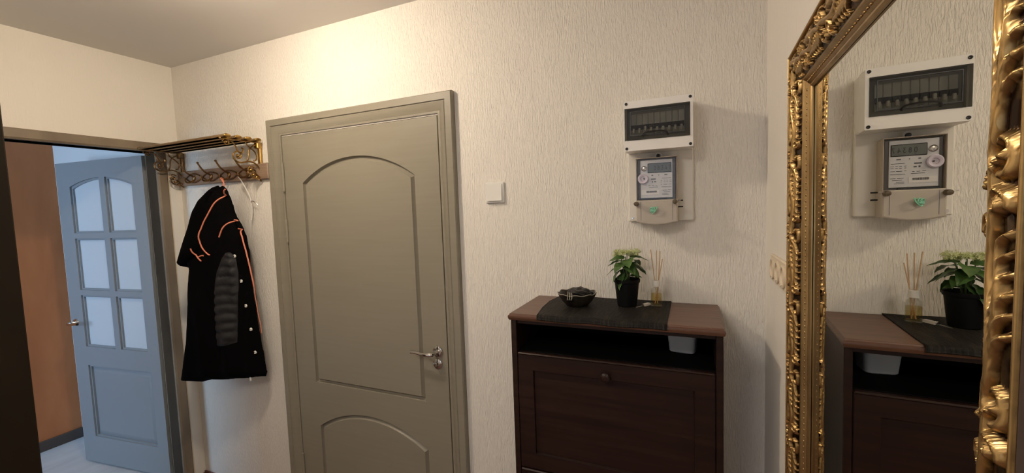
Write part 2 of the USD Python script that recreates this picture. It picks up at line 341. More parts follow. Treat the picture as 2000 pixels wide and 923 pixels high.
for (x0, x1, zb, zs, za) in ((-1.197, -.540, .764, 1.757, 1.862), (-1.186, -.537, .22, .540, .640)):
    out = np.array(arch(x0, x1, zb, zs, za)); n = len(out); hole_list.append(out)
    V, F = sweep_mitre(out[::-1], [(0, 0), (.0008, .010), (.004, .015), (.008, .015), (.0165, .007), (.0205, 0)], True)
    grooves.add(np.c_[V[:, 0], LY + V[:, 2], V[:, 1]], F)
    inner = sweep_mitre(out[::-1], [(.0205, 0), (.0205, 0)], True)[0][::2][:, :2]
    fields.append(Polygon(inner))
fm.poly(leaf.difference(Polygon(hole_list[0])).difference(Polygon(hole_list[1])), LY, LY + .04)
obj('door_leaf', fm, 'grey_paint', t)
obj('panel_moulding', grooves, 'grey_paint', t)
for pgon in fields: obj('panel', MB().poly(pgon, LY, LY + .03), 'grey_paint', t)
obj('rebate', box((D1[0], .045, 0), (D1[1], .06, D1[2])), 'dark_gap', t)
for z0, z1 in ((1.724, 1.859), (1.47, 1.584), (.25, .369)):
    hg = MB().tube([(-1.322, -.0085, z0), (-1.322, -.0085, z1)], .0065, 10)
    hg.tube([(-1.322, -.0085, z0 - .006), (-1.322, -.0085, z0)], .0045, 8)
    obj('hinge', hg, 'grey_paint', t)
h = MB(); hx, hz = -.462, .998
h.lathe([(0, .010), (.018, .010), (.0235, .007), (.025, .002), (.025, 0)], (hx, LY, hz), '-y', 28)
obj('handle_rose', h, 'chrome', t, label='round chrome rose behind the lever')
h = MB(); lev = spline([(hx, LY - .008, hz), (hx, LY - .034, hz), (hx - .004, LY - .046, hz), (hx - .016, LY - .051, hz - .001), (hx - .06, LY - .052, hz + .001), (hx - .108, LY - .050, hz + .002)], 26)
h.tube(lev, np.interp(np.linspace(0, 1, 26), [0, .35, .5, 1], [.0085, .0085, .0075, .0065]), 10)
obj('door_handle', h, 'chrome', t, label='chrome lever handle')
h = MB().lathe([(0, .006), (.008, .006), (.0085, .009), (.017, .008), (.0225, .005), (.023, 0)], (hx - .004, LY, .944), '-y', 28)
k = obj('escutcheon', h, 'chrome', t, label='round chrome keyhole plate')
obj('lock_turn', box((hx - .009, LY - .020, .936), (hx + .001, LY - .006, .952), .002), 'chrome', k)

# ---------------------------------------------------------------- glazed door, opened into the kitchen
HX, HY, KS = -2.29, -.1245, .9516;
def leaf_obj(name, m, mt, **k):
    v, f = m.build(); v = v * [KS, 1, KS] + [0, 0, 1.6 * (1 - KS)]; obj(name, (v, f), mt, t, local=True, **k)
 
ANG = 180 + math.degrees(math.atan2(.09, .785))
t = thing('door_2', 'open bluish grey door with six frosted panes', 'door', (HX, HY, 0), ANG, kind='structure')
W2, Z0, Z1 = .79, .012, 1.985
def glazing(inset):
    i = inset; P = []
    for (a, b) in ((.102 + i, .338 - i), (.388 + i, .668 - i)):
        P.append(R(a, .797 + i, b, 1.135 - i)); P.append(R(a, 1.170 + i, b, 1.502 - i))
    A = Polygon(arch(.102 + i, .668 - i, 1.537 + i, 1.832 - i * 1.2, 1.880 - i))
    return P + [A.intersection(R(.10, 1.4, .338 - i, 2)), A.intersection(R(.388 + i, 1.4, .70, 2))]
frame = R(0, Z0, W2, Z1); low = R(.090, .19, .668, .672)
a, b = frame.difference(low), frame.difference(low.buffer(-.010, join_style=2))
for p in glazing(0): a = a.difference(p)
for p in glazing(.011): b = b.difference(p)
m2 = MB().poly(a, 0, -.009); m2.poly(b, -.009, -.031); m2.poly(a, -.031, -.040)
leaf_obj('door_leaf', m2, 'glazed_door_paint')
for p in glazing(.0095): leaf_obj('pane', MB().poly(p, -.018, -.023), 'frosted_glass')
V, F = sweep_mitre([(.099, .199), (.099, .663), (.659, .663), (.659, .199)], [(0, -.019), (.006, -.019), (.022, -.012), (.034, -.010), (.30, -.010)][:4], True)
lp = MB().add(np.c_[V[:, 0], V[:, 2], V[:, 1]], F); lp.poly(R(.132, .232, .626, .630), -.010, -.025); lp.poly(R(.095, .195, .663, .667), -.021, -.025)
leaf_obj('panel', lp, 'glazed_door_paint')
h = MB().lathe([(0, .009), (.02, .008), (.024, 0)], (0, 0, 0), 'y', 20); h.v[-1] += np.array([.738, 0, .955])
h.tube(spline([(.738, .006, .955), (.738, .04, .955), (.725, .05, .955), (.68, .052, .956), (.63, .050, .958)], 20), .0075, 8)
leaf_obj('door_handle', h, 'chrome', label='chrome lever handle of the glazed door')
for z0 in (.24, 1.68):
    leaf_obj('hinge', MB().tube([(-.006, -.045, z0), (-.006, -.045, z0 + .10)], .007, 8), 'worn_brass')

# ---------------------------------------------------------------- coat rack
RX0, RX1 = -2.155, -1.452
t = thing('coat_rack', 'brass and wood coat rack with hat shelf and scroll brackets', 'coat rack', ((RX0 + RX1) / 2, 0, 1.79))
SZ = 1.985
for i, y in enumerate((-.034, -.084, -.134, -.186)):
    s = MB()
    sec = [(-.015, -.006), (.015, -.006), (.017, 0), (.013, .006), (-.013, .006), (-.017, 0)]
    V = np.array([[x, y + a, SZ + b] for x in (RX0, RX1) for a, b in sec]); F = [[j, (j + 1) % 6, 6 + (j + 1) % 6, 6 + j] for j in range(6)]
    s.add(V, F); s.tm(trimesh.convex.convex_hull(V))
    sl = obj('slat', s, 'slat_wood', t)
    for x in (RX0 - .002, RX1 + .002): obj('end_cap', MB().ball((x, y, SZ), .010, 2, (.7, 1.75, .95)), 'brass', sl)
obj('back_board', box((-2.168, -.018, 1.790), (-1.418, -.001, 1.872), .004), 'board_wood', t)
def spiral(c, r0, r1, a0, turns, n=26):
    a = a0 + np.linspace(0, turns * 2 * PI, n); r = np.linspace(r0, r1, n)
    return np.c_[c[0] + r * np.cos(a), c[1] + r * np.sin(a)]
def bracket(x, m_):
    b = MB()
    def yz(pts, r, n=26): p = spline(pts, n) if len(pts) < 12 else np.asarray(pts); b.tube(np.c_[np.full(len(p), x), p], r, 7)
    b.box((x - .011, -.016, 1.795), (x + .011, -.003, 1.978), .003)           # upright
    b.box((x - .014, -.030, 1.945), (x + .014, -.002, 1.975), .004)
    b.box((x - .006, -.205, SZ - .013), (x + .006, -.005, SZ - .005), .002)    # arm under the slats
    yz(spiral((-.175, 1.958), .003, .018, 0.4, 1.4), .0032)
    yz([(-.158, 1.968), (-.140, 1.958), (-.128, 1.935), (-.116, 1.918), (-.100, 1.918), (-.094, 1.930), (-.103, 1.940)], .0036)
    yz(spiral((-.122, 1.900), .003, .024, 1.2, 1.35), .0036)
    yz([(-.146, 1.898), (-.138, 1.878), (-.112, 1.868), (-.085, 1.874), (-.055, 1.876), (-.030, 1.862), (-.015, 1.838)], .0038)
    yz([(-.020, 1.965), (-.045, 1.955), (-.066, 1.932), (-.070, 1.905), (-.078, 1.880)], .0034)
    yz([(-.080, 1.975), (-.066, 1.950), (-.045, 1.935), (-.028, 1.912), (-.030, 1.890), (-.045, 1.882)], .0032)
    yz(spiral((-.062, 1.835), .003, .020, 2.5, -1.3), .0036)
    yz([(-.045, 1.825), (-.030, 1.810), (-.016, 1.800)], .004)
    yz([(-.075, 1.822), (-.066, 1.806), (-.045, 1.796), (-.020, 1.790), (-.012, 1.780)], .0035)
    for (yy, zz, r) in ((-.122, 1.900, .006), (-.062, 1.835, .008), (-.05, 1.812, .009), (-.035, 1.800, .009), (-.175, 1.958, .005)): b.ball((x, yy, zz), r, 1)
    obj('bracket', b, m_, t)
bracket(-1.478, 'brass'); bracket(-2.128, 'dark_brass')
hooks = [-1.565, -1.712, -1.862, -2.012]
w_ = MB(); xs = np.linspace(-2.10, -1.50, 120); ph = (xs - hooks[0]) / (.149)
for sgn in (1, -1): w_.tube(np.c_[xs, np.full(120, -.022), 1.829 + sgn * .024 * np.cos(ph * PI)], .0035, 6)
obj('scroll_band', w_, 'dark_brass', t, label='wavy brass band across the back board')
for x in hooks:
    b = MB()
    b.tube(spline([(x, -.018, 1.835), (x, -.035, 1.843), (x - .003, -.055, 1.858), (x - .008, -.072, 1.885), (x - .010, -.078, 1.897)], 18), np.linspace(.0055, .004, 18), 7); b.ball((x - .010, -.078, 1.898), .006, 1)
    b.tube(spline([(x, -.018, 1.822), (x, -.034, 1.808), (x, -.055, 1.802), (x, -.068, 1.812), (x, -.070, 1.824)], 16), np.linspace(.0055, .004, 16), 7); b.ball((x, -.070, 1.825), .0055, 1)
    b.ball((x, -.020, 1.829), .011, 2, (1, .6, 1.3))
    obj('hook', b, 'dark_brass', t)

# white wire and its dark hook hanging from the rack
t = thing('hanging_wire', 'thin white wire with small clip hanging under the coat rack beside the coat', 'wire', (-1.56, -.03, 1.79))
obj('wire', MB().tube(spline([(-1.566, -.068, 1.806), (-1.570, -.055, 1.790), (-1.562, -.035, 1.74), (-1.553, -.022, 1.68), (-1.556, -.018, 1.64), (-1.570, -.018, 1.585)], 30), .0028, 6), 'white_plastic', t)
obj('clip', MB().tube(spline([(-1.553, -.020, 1.676), (-1.535, -.03, 1.683), (-1.512, -.03, 1.676), (-1.500, -.025, 1.662)], 14), .0025, 6), 'steel', t)

# ---------------------------------------------------------------- coat
OUT = [(-1.649, 1.767), (-1.68, 1.747), (-1.738, 1.702), (-1.779, 1.646), (-1.81, 1.567), (-1.853, 1.474), (-1.895, 1.38), (-1.879, 1.358), (-1.852, 1.349), (-1.875, 1.243), (-1.894, 1.078), (-1.908, .966), (-1.936, .839), (-1.963, .753), (-1.952, .737), (-1.865, .734), (-1.786, .754), (-1.741, .75), (-1.674, .758), (-1.589, .764), (-1.523, .777), (-1.488, .776), (-1.481, .798), (-1.491, .893), (-1.505, 1.001), (-1.518, 1.162), (-1.528, 1.255), (-1.531, 1.322), (-1.528, 1.428), (-1.536, 1.501), (-1.557, 1.56), (-1.587, 1.613), (-1.606, 1.692), (-1.63, 1.75)]
import shapely
def smooth_poly(p, r=.006): return Polygon(p).buffer(-r).buffer(2 * r).buffer(-r)
body_pg = smooth_poly(OUT)
yplane = lambda x: .3128 + .2414 * x - .012
def front(pts, pg=None, T=.055, D=.06, lift=0.0):
    pts = np.asarray(pts, float); pg = pg or body_pg
    d = np.clip(shapely.distance(pg.exterior, shapely.points(pts)), 0, D) / D
    fold = .010 * np.sin((pts[:, 0] + 1.7) * 46 + 1.5 * np.sin(pts[:, 1] * 5)) * d * np.clip((1.5 - pts[:, 1]) / .5, .15, 1)
    fold += .012 * (meshkit.fbm(np.c_[pts * 7, np.zeros(len(pts))], 3, 5) - .5) * d
    return yplane(pts[:, 0]) - T * np.sqrt(1 - (1 - d) ** 2) - fold - lift
def puffed(pg, step, T, D, back, lift=0.0, mod=None):
    P, F, nr = fill_polygon(pg, step)
    yf = front(P, pg, T, D, lift)
    if mod is not None: yf = yf + mod(P)
    d = np.clip(shapely.distance(pg.exterior, shapely.points(P)), 0, D) / D
    yb = yplane(P[:, 0]) + back * np.sqrt(1 - (1 - d) ** 2) - lift
    yb = np.minimum(yb, -.004)
    n = len(P); V = np.vstack([np.c_[P[:, 0], np.minimum(yf, yb - 1e-4), P[:, 1]], np.c_[P[:, 0], yb, P[:, 1]]])
    e = [[i, (i + 1) % nr, n + (i + 1) % nr, n + i] for i in range(nr)]
    return MB().add(V, F).add(np.zeros((0, 3)), np.zeros((0, 3), int)) if False else MB().add(V, np.vstack([F, F[:, ::-1] + n, np.array([[a, d_, c] for a, b, c, d_ in e]), np.array([[a, c, b] for a, b, c, d_ in e])]))
t = thing('coat', 'long black hooded coat with orange piping hanging on the rack', 'coat', (-1.70, -.10, .74))
obj('coat_body', puffed(body_pg, .012, .055, .06, .02), 'black_cloth', t, smooth=True)
L1 = [(-1.574, 1.743), (-1.641, 1.68), (-1.681, 1.618), (-1.726, 1.542), (-1.736, 1.491), (-1.722, 1.447), (-1.688, 1.417)]
hood_pg = smooth_poly(OUT[:9] + [(-1.811, 1.373), (-1.765, 1.405), (-1.73, 1.46), (-1.715, 1.53), (-1.700, 1.60), (-1.672, 1.69), (-1.638, 1.755)], .004)
obj('hood', puffed(hood_pg, .010, .055, .05, .0, .022), 'black_cloth', t, smooth=True)
hy = lambda p: front(p, hood_pg, .055, .05, .022)
def piping(name, pts, fy, r=.0036, n=36, m_='orange_piping', off=.002):
    p = spline(pts, n) if len(pts) > 2 else np.linspace(pts[0], pts[1], n)
    y = fy(p) - off
    obj(name, MB().tube(np.c_[p[:, 0], y, p[:, 1]], r, 7), m_, t, label='orange piping')
both = lambda p: np.minimum(front(p), np.where(shapely.contains_xy(hood_pg, p[:, 0], p[:, 1]), hy(p), 9))
piping('piping', L1, both); piping('piping', [(-1.632, 1.506), (-1.611, 1.547), (-1.588, 1.574), (-1.519, 1.585)], front)
piping('piping', [(-1.557, 1.546), (-1.505, 1.472), (-1.487, 1.409), (-1.467, 1.319), (-1.459, 1.254)], front)
piping('piping', [(-1.459, 1.254), (-1.456, 1.174), (-1.449, 1.097), (-1.446, 1.018)], front, .0022)
piping('piping', [(-1.772, 1.454), (-1.768, 1.421), (-1.742, 1.387)], both); piping('drawstring', [(-1.755, 1.408), (-1.739, 1.415), (-1.725, 1.415)], both, .0035)
Q = [(-1.578, 1.43), (-1.556, 1.409), (-1.552, 1.331), (-1.553, 1.253), (-1.562, 1.149), (-1.576, 1.044), (-1.583, 0.97), (-1.632, 0.956), (-1.705, 0.944), (-1.706, 1.041), (-1.682, 1.151), (-1.672, 1.243), (-1.657, 1.334), (-1.631, 1.398), (-1.604, 1.428)]
qpg = smooth_poly(Q, .004); P, F, nr = fill_polygon(qpg, .008)
dq = np.clip(shapely.distance(qpg.exterior, shapely.points(P)), 0, .015) / .015
rows = np.abs(np.sin((P[:, 1] - .93 + .003 * np.sin(P[:, 0] * 40)) / .047 * PI)) ** .55
yq = front(P) - .001 - dq * (.003 + .012 * rows + .006 * (meshkit.fbm(np.c_[P * 45, np.zeros(len(P))], 2, 3) - .5))
V = np.vstack([np.c_[P[:, 0], yq, P[:, 1]], np.c_[P[:, 0], front(P) + .004, P[:, 1]]]); n = len(P)
e = np.array([[i, n + i, n + (i + 1) % nr, (i + 1) % nr] for i in range(nr)])
obj('quilted_panel', MB().add(V, np.vstack([F, F[:, ::-1] + n])).add(np.zeros((1, 3)) + V[0], np.zeros((1, 3), int)) if False else (V, np.vstack([F, F[:, ::-1] + n, e[:, [0, 1, 2]], e[:, [0, 2, 3]]])), 'quilt_cloth', t, smooth=True, label='dark grey quilted panel')
for bx, bz in ((-1.56, 1.409), (-1.545, 1.281), (-1.532, 1.155), (-1.518, 1.033), (-1.504, 0.914)):
    yb = float(front(np.array([[bx, bz]]))[0])
    obj('snap_button', MB().lathe([(0, .0045), (.0035, .0045), (.006, .006), (.0085, .004), (.009, 0)], (bx, yb + .001, bz), '-y', 14), 'white_plastic', t)
obj('hanging_loop', MB().tube(spline([(-1.652, -.092, 1.758), (-1.662, -.085, 1.785), (-1.700, -.072, 1.808), (-1.712, -.058, 1.807), (-1.704, -.060, 1.80), (-1.660, -.085, 1.775), (-1.644, -.096, 1.752)], 30), .0035, 6), 'orange_piping', t, label='orange hanging loop')
obj('hem_tag', box((-1.541, float(front(np.array([[-1.536, .79]]))[0]) - .004, .766), (-1.531, float(front(np.array([[-1.536, .79]]))[0]) + .002, .785), .001), 'white_plastic', t, label='small white tag at the hem')

# ---------------------------------------------------------------- light switch
t = thing('light_switch', 'square white rocker light switch right of the grey door', 'light switch', (-.163, 0, 1.662))
obj('switch_frame', box((-.203, -.009, 1.622), (-.123, .0, 1.703), .003), 'white_plastic', t)
r_ = MB(); V = np.array([[x, y, z] for z, yy in ((1.631, -.0165), (1.694, -.0115)) for x in (-.194, -.132) for y in (yy, -.008)]); r_.tm(trimesh.convex.convex_hull(V))
obj('rocker', r_, 'white_plastic', t)

# ---------------------------------------------------------------- sockets on the right wall
t = thing('socket_outlet', 'ivory wall socket strip beside the gilded mirror', 'socket', (XR, -.25, 1.414))
obj('socket_frame', box((XR - .008, -.358, 1.376), (XR, -.140, 1.449), .003), 'ivory_plastic', t)
for i in range(3):
    yc = -.176 - i * .071
    ins = MB().lathe([(.0285, 0), (.0285, .004), (.0255, .005), (.0215, .004), (.0195, -.004), (0, -.004)], (XR - .008, yc, 1.412), '-x', 28)
    s_ = obj('socket_insert', ins, 'ivory_plastic', t)
    for dz in (-.0095, .0095): obj('pin_hole', MB().lathe([(0, .0005), (.0028, .0005), (.0028, -.0005)], (XR - .0045, yc, 1.412 + dz), '-x', 10), 'black_plastic', s_)
    for dz in (-.0225, .0225): obj('earth_clip', box((XR - .0135, yc - .003, 1.412 + dz - .002), (XR - .009, yc + .003, 1.412 + dz + .002)), 'steel', s_)

# ---------------------------------------------------------------- distribution box, meter board, meter
t = thing('mounting_board', 'white wooden board on the wall behind the electricity meter', 'mounting board', (.447, 0, 1.54))
obj('board', box((.345, -.020, 1.541), (.548, 0, 1.80), .003), 'board_white', t)
obj('board_screw', MB().lathe([(0, .003), (.003, .003), (.0045, 0)], (.357, -.020, 1.552), '-y', 12), 'steel', t)
t = thing('fuse_box', 'grey plastic fuse box with smoky window above the electricity meter', 'fuse box', (.447, 0, 1.767))
BX0, BX1, BZ0, BZ1, BY = .3465, .5475, 1.767, 1.921, -.109
obj('back_box', (lambda m: m.box((BX0, -.055, BZ0), (BX1, -.0, BZ1), .003))(MB()), 'box_plastic', t)
cov = MB(); win = R(BX0 + .002, 1.799, BX1 - .008, 1.899)
cov.poly(R(BX0, BZ0, BX1, BZ1).buffer(-.003).buffer(.003).difference(win), BY, -.092)
cov.poly(R(BX0, BZ0, BX1, BZ1).difference(R(BX0 + .006, BZ0 + .006, BX1 - .006, BZ1 - .006)), -.092, -.055)
obj('cover', cov, 'box_plastic', t)
obj('inner_panel', box((BX0 + .006, -.080, BZ0 + .006), (BX1 - .006, -.075, BZ1 - .006)), 'box_inner', t)
for i in range(9):
    x = .3655 + i * .0176
    b = MB(); b.box((x, -.086, 1.815), (x + .0168, -.078, 1.884), .0012)
    br = obj('breaker', b, 'breaker_plastic', t)
    obj('breaker_shade', box((x, -.0895, 1.834), (x + .0168, -.0855, 1.849), .001), 'black_plastic', br)
    obj('breaker_lever', box((x + .0055, -.098, 1.823 + (.005 if i == 2 else 0)), (x + .0125, -.0885, 1.838 + (.005 if i == 2 else 0)), .0015), 'white_plastic', br)
obj('window_door', (lambda m: m.box((BX0 + .003, -.1125, 1.8), (BX1 - .009, -.1105, 1.898)))(MB()), 'tinted_pane', t, label='smoky transparent door')
V, F = sweep_mitre([(.366, 1.812), (.366, 1.888), (.525, 1.888), (.525, 1.812)], [(0, -.1125), (0, -.1145), (.0022, -.1145), (.0022, -.1125)], True)
obj('window_rim', (np.c_[V[:, 0], V[:, 2], V[:, 1]], F[:, ::-1]), 'black_plastic', t, label='black rim line of the smoky door')
obj('window_handle', (lambda m: m.tube(spline([(.405, -.114, 1.806), (.409, -.121, 1.8165), (.418, -.124, 1.8185), (.463, -.124, 1.8185), (.472, -.121, 1.8165), (.476, -.114, 1.806)], 24), .0024, 7))(MB()), 'black_plastic', t)
for x in (BX0 + .0075, BX1 - .0075):
    for z in (BZ0 + .0075, BZ1 - .0075):
        obj('cover_screw', MB().lathe([(.0045, .0), (.0045, .0012), (.003, .0015), (0, .0005)], (x, BY, z), '-y', 12), 'black_plastic', t)
t = thing('electricity_meter', 'grey electricity meter with display, mounted under the fuse box', 'electricity meter', (.439, -.02, 1.533))
MX0, MX1, MY = .377, .501, -.076
def front_round(x0, x1, z0, z1, yb, yf, sag, n=14, b=.004):
    """block whose front is flat and whose foot is a shallow arc"""
    xs = np.linspace(x0, x1, n); pg = Polygon([(x0, z1), *[(x, z0 - sag * (1 - ((x - (x0 + x1) / 2) / ((x1 - x0) / 2)) ** 2)) for x in xs], (x1, z1)])
    m = MB().poly(pg, yb, yf + b); V, F = sweep_mitre(list(pg.exterior.coords)[:-1][::-1], [(0, yf + b), (b * .3, yf + b * .3), (b, yf)], True)
    pts = V[2::3][:, :2]
    m.add(np.c_[V[:, 0], V[:, 2], V[:, 1]], F); m.poly(Polygon(pts), yf, yf + b); return m
obj('meter_body', box((MX0, -.060, 1.600), (MX1, -.020, 1.746), .004), 'meter_plastic', t)
obj('inner_frame', box((MX0 + .004, -.0645, 1.606), (MX1 - .004, -.059, 1.742), .002), 'meter_dark', t)
fp = obj('face_plate', box((.390, -.068, 1.617), (.487, -.063, 1.738), .001), 'meter_face', t)
l_ = obj('display', box((.4125, -.0700, 1.697), (.484, -.0675, 1.7275), .001), 'black_plastic', t, label='black framed display window')
obj('display_glass', box((.4145, -.0705, 1.699), (.482, -.0695, 1.7255)), 'lcd', l_)
txt = meshkit.text_mesh('0 8 3 4 7', .013, .0004); tv = txt.vertices
tv = tv - [tv[:, 0].mean(), 0, 0]; sc = .050 / (np.ptp(tv[:, 0]))
obj('digits', (np.c_[.449 + tv[:, 0] * sc, -.0709 - tv[:, 2], 1.7055 + tv[:, 1]], txt.faces[:, ::-1]), 'lcd_ink', l_, smooth=False)
obj('button', MB().lathe([(.0085, 0), (.0085, .004), (.0065, .006), (.005, .004), (0, .005)], (.4015, -.068, 1.712), '-y', 18), 'steel', t)
o_ = obj('optical_port', MB().lathe([(.0165, 0), (.0165, .0085), (.014, .0105), (.008, .0085), (.007, .006), (0, .006)], (.3985, -.066, 1.6795), '-y', 28), 'port_ring', t, label='round lilac optical port')
obj('port_eye', MB().lathe([(0, .0075), (.0022, .0075), (.0022, .005)], (.4015, -.066, 1.6795), '-y', 10), 'black_plastic', o_)
pr = MB()
def line(x0, x1, z, h_=.0012): pr.box((x0, -.0686, z), (x1, -.0678, z + h_))
for (x0, x1, z, h_) in ((.424, .429, 1.688, .003), (.445, .4475, 1.688, .0025), (.463, .472, 1.688, .003), (.4225, .437, 1.6755, .0035), (.425, .4285, 1.6665, .0045), (.432, .438, 1.667, .0035)): line(x0, x1, z, h_)
for z, segs in ((1.678, [(.456, .483)]), (1.671, [(.452, .456), (.461, .466), (.469, .474), (.477, .484)]), (1.666, [(.452, .456), (.461, .466), (.469, .474), (.477, .484)]), (1.6585, [(.452, .456), (.460, .472), (.475, .484)]), (1.6505, [(.454, .484)]), (1.656, [(.414, .421), (.425, .432), (.436, .441)]), (1.651, [(.416, .443)]), (1.640, [(.457, .470), (.473, .484)]), (1.635, [(.460, .480)]), (1.630, [(.456, .472)]), (1.6265, [(.456, .476)])):
    for a_, b_ in segs: line(a_, b_, z)
obj('printed_lines', pr, 'meter_print', t, kind='stuff', smooth=False)
st = obj('barcode_sticker', box((.392, -.0690, 1.628), (.4475, -.0675, 1.643)), 'sticker_white', t, label='white barcode sticker')
bc = MB(); x = .408
for k in range(22):
    w_k = (.0006, .0012, .0009)[k * 7 % 3]; bc.box((x, -.0693, 1.6345), (x + w_k, -.0688, 1.6405)); x += w_k + (.0007, .0005)[k % 2]
obj('bars', bc, 'lcd_ink', st, smooth=False)
obj('clear_cover', box((MX0 + .001, -.0755, 1.612), (MX1 - .001, -.0735, 1.744)), 'clear_cover', t, label='clear cover over the face plate')
cr = MB()
for lo, hi in (((MX0, -.0755, 1.606), (MX0 + .0022, -.058, 1.745)), ((MX1 - .0022, -.0755, 1.606), (MX1, -.058, 1.745)), ((MX0, -.0755, 1.7435), (MX1, -.058, 1.746))): cr.box(lo, hi, .0006)
obj('cover_edge', cr, 'meter_plastic', t)
obj('terminal_block', box((.387, -.070, 1.6065), (.470, -.062, 1.6165), .001), 'black_plastic', t)
obj('terminal_cover', front_round(MX0 - .001, MX1 + .001, 1.541, 1.611, -.022, -.078, .010), 'meter_cover_grey', t)
for x in (.391, .487): obj('cover_seam', box((x - .0005, -.0784, 1.546), (x + .0005, -.0776, 1.607)), 'meter_print', t)
ey = MB(); ring = [(.444 + .0085 * math.cos(a), -.045, 1.752 + .009 * math.sin(a)) for a in np.linspace(-.6, PI + .6, 16)]
ey.tube(ring, .0026, 7); obj('hanging_eye', ey, 'white_plastic', t)
obj('eye_hook', MB().lathe([(0, .008), (.0055, .007), (.006, 0)], (.444, -.045, 1.752), '-y', 12), 'black_plastic', t)
for (x, z, sg) in ((.3775, 1.600, -1), (.4945, 1.603, 1)):
    s_ = MB(); s_.lathe([(0, .022), (.0065, .021), (.0075, .012), (.0075, 0)], (x, -.077, z), '-y', 14)
    s_ = obj('seal_screw', s_, 'seal_brown', t)
    obj('seal_wire', MB().tube(spline([(x, -.094, z), (x + sg * .010, -.094, z + .003), (x + sg * .017, -.090, z + .004)], 10), .0010, 5), 'steel', s_)
g_ = MB()
for k in range(3): g_.tube(spline([(.4275 + .006 * math.cos(k * 2), -.083, 1.574 + .005 * math.sin(k * 2)), (.431 + .004 * k, -.090, 1.580), (.425 + .008 * k, -.089, 1.586), (.421 + .005 * k, -.082, 1.577 + .003 * k)], 14), .0016, 6)
g_.box((.4195, -.0845, 1.572), (.434, -.0785, 1.586), .002)
obj('seal_tag', g_, 'seal_green', t, label='pale green plastic seal with wire')
pg = MB()
for z in (1.6065, 1.5865): pg.tube([(MX1 - .002, -.040, z), (MX1 + .016, -.040, z)], .0022, 8)
obj('side_peg', pg, 'black_plastic', t)

# ---------------------------------------------------------------- shoe cabinet
CW, CD, CT = .623, .290, 1.2658
t = thing('shoe_cabinet', 'dark brown wooden shoe cabinet with fold-down doors and open top slot', 'shoe cabinet', (CW / 2, -CD / 2, 0))
V, F = sweep_mitre([(0, -CD), (0, 0), (CW, 0), (CW, -CD)], [(.004, CT - .021), (.0015, CT - .017), (0, CT - .011), (.001, CT - .006), (.004, CT - .004), (.005, CT - .0008), (.0065, CT)], True)
top = MB().add(V, F); inn = R(.0065, -CD + .0065, CW - .0065, -.0065); top.poly(inn, CT - .0005, CT, 'xy'); top.poly(R(.004, -CD + .004, CW - .004, -.004), CT - .021, CT - .019, 'xy')
obj('top', top, 'cabinet_top_wood', t)
for x in (.005, CW - .023): obj('side_panel', box((x, -CD + .012, FL), (x + .018, -.002, CT - .021), .0015), 'cabinet_wood', t)
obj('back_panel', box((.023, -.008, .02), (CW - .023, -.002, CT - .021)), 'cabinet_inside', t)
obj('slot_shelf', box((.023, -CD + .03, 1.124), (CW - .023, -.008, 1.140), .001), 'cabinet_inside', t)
obj('top_rail', box((.023, -CD + .022, CT - .036), (CW - .023, -CD + .038, CT - .021), .001), 'cabinet_wood', t)
def fold_door(z0, z1):
    x0, x1, yf = .024, CW - .024, -CD + .012
    fr = MB(); hole = R(x0 + .052, z0 + .062, x1 - .062 + .01, z1 - .062)
    hole = R(x0 + .053, z0 + .062, x1 - .056, z1 - .064)
    V, F = sweep_mitre([(x0, z0), (x0, z1), (x1, z1), (x1, z0)], [(0, yf + .018), (0, yf + .003), (.003, yf), (.0505, yf), (.0525, yf + .001), (.0545, yf + .0085)], True)
    d = obj('door', (np.c_[V[:, 0], V[:, 2], V[:, 1]], F[:, ::-1]), 'cabinet_wood', t)
    # upright/cross members as frame with wider top and bottom rails
    obj('door_panel', MB().poly(R(x0 + .05, z0 + .05, x1 - .05, z1 - .05), yf + .008, yf + .014), 'cabinet_wood', d)
    obj('knob', MB().lathe([(0, .026), (.008, .0255), (.0135, .021), (.0145, .016), (.010, .009), (.007, .005), (.008, 0)], ((x0 + x1) / 2 - .004, yf, z1 - .038), '-y', 22), 'cabinet_wood', d)
    ledge = MB().box((x0 + .001, yf - .003, z1 - .004), (x1 - .001, yf + .016, z1 + .003), .003)
    obj('door_lip', ledge, 'cabinet_wood', d)
fold_door(.757, 1.136); fold_door(.372, .751)
obj('plinth', box((.023, -CD + .03, FL), (CW - .023, -CD + .045, .37), .001), 'cabinet_wood', t)
obj('slot_peg', MB().lathe([(0, .012), (.006, .011), (.0065, 0)], (.345, -.012, 1.215), '-y', 14), 'cabinet_wood', t)

# white tub in the slot
t = thing('plastic_tub', 'whitish plastic tub standing in the open slot of the shoe cabinet', 'tub', (.515, -.11, 1.1405), -8)
tub = MB(); n = 32; rings = []
for (sx, sy, z) in ((.034, .030, 0), (.037, .033, .003), (.042, .040, .062), (.044, .042, .063), (.044, .042, .068), (.0405, .0385, .068), (.036, .032, .006), (0.0001, .0001, .006)):
    a = np.arange(n) / n * 2 * PI; cx = np.sign(np.cos(a)) * np.abs(np.cos(a)) ** .35; cy = np.sign(np.sin(a)) * np.abs(np.sin(a)) ** .35
    rings.append(np.c_[cx * sx, cy * sy, np.full(n, z)])
V = np.vstack(rings); F = [[i * n + j, i * n + (j + 1) % n, (i + 1) * n + (j + 1) % n, (i + 1) * n + j] for i in range(len(rings) - 1) for j in range(n)]
tub.add(V, F); tub.add(rings[0], [[0, (j + 2) % n, j + 1] for j in range(n - 2)])
obj('tub_body', tub, 'tub_plastic', t, local=True)

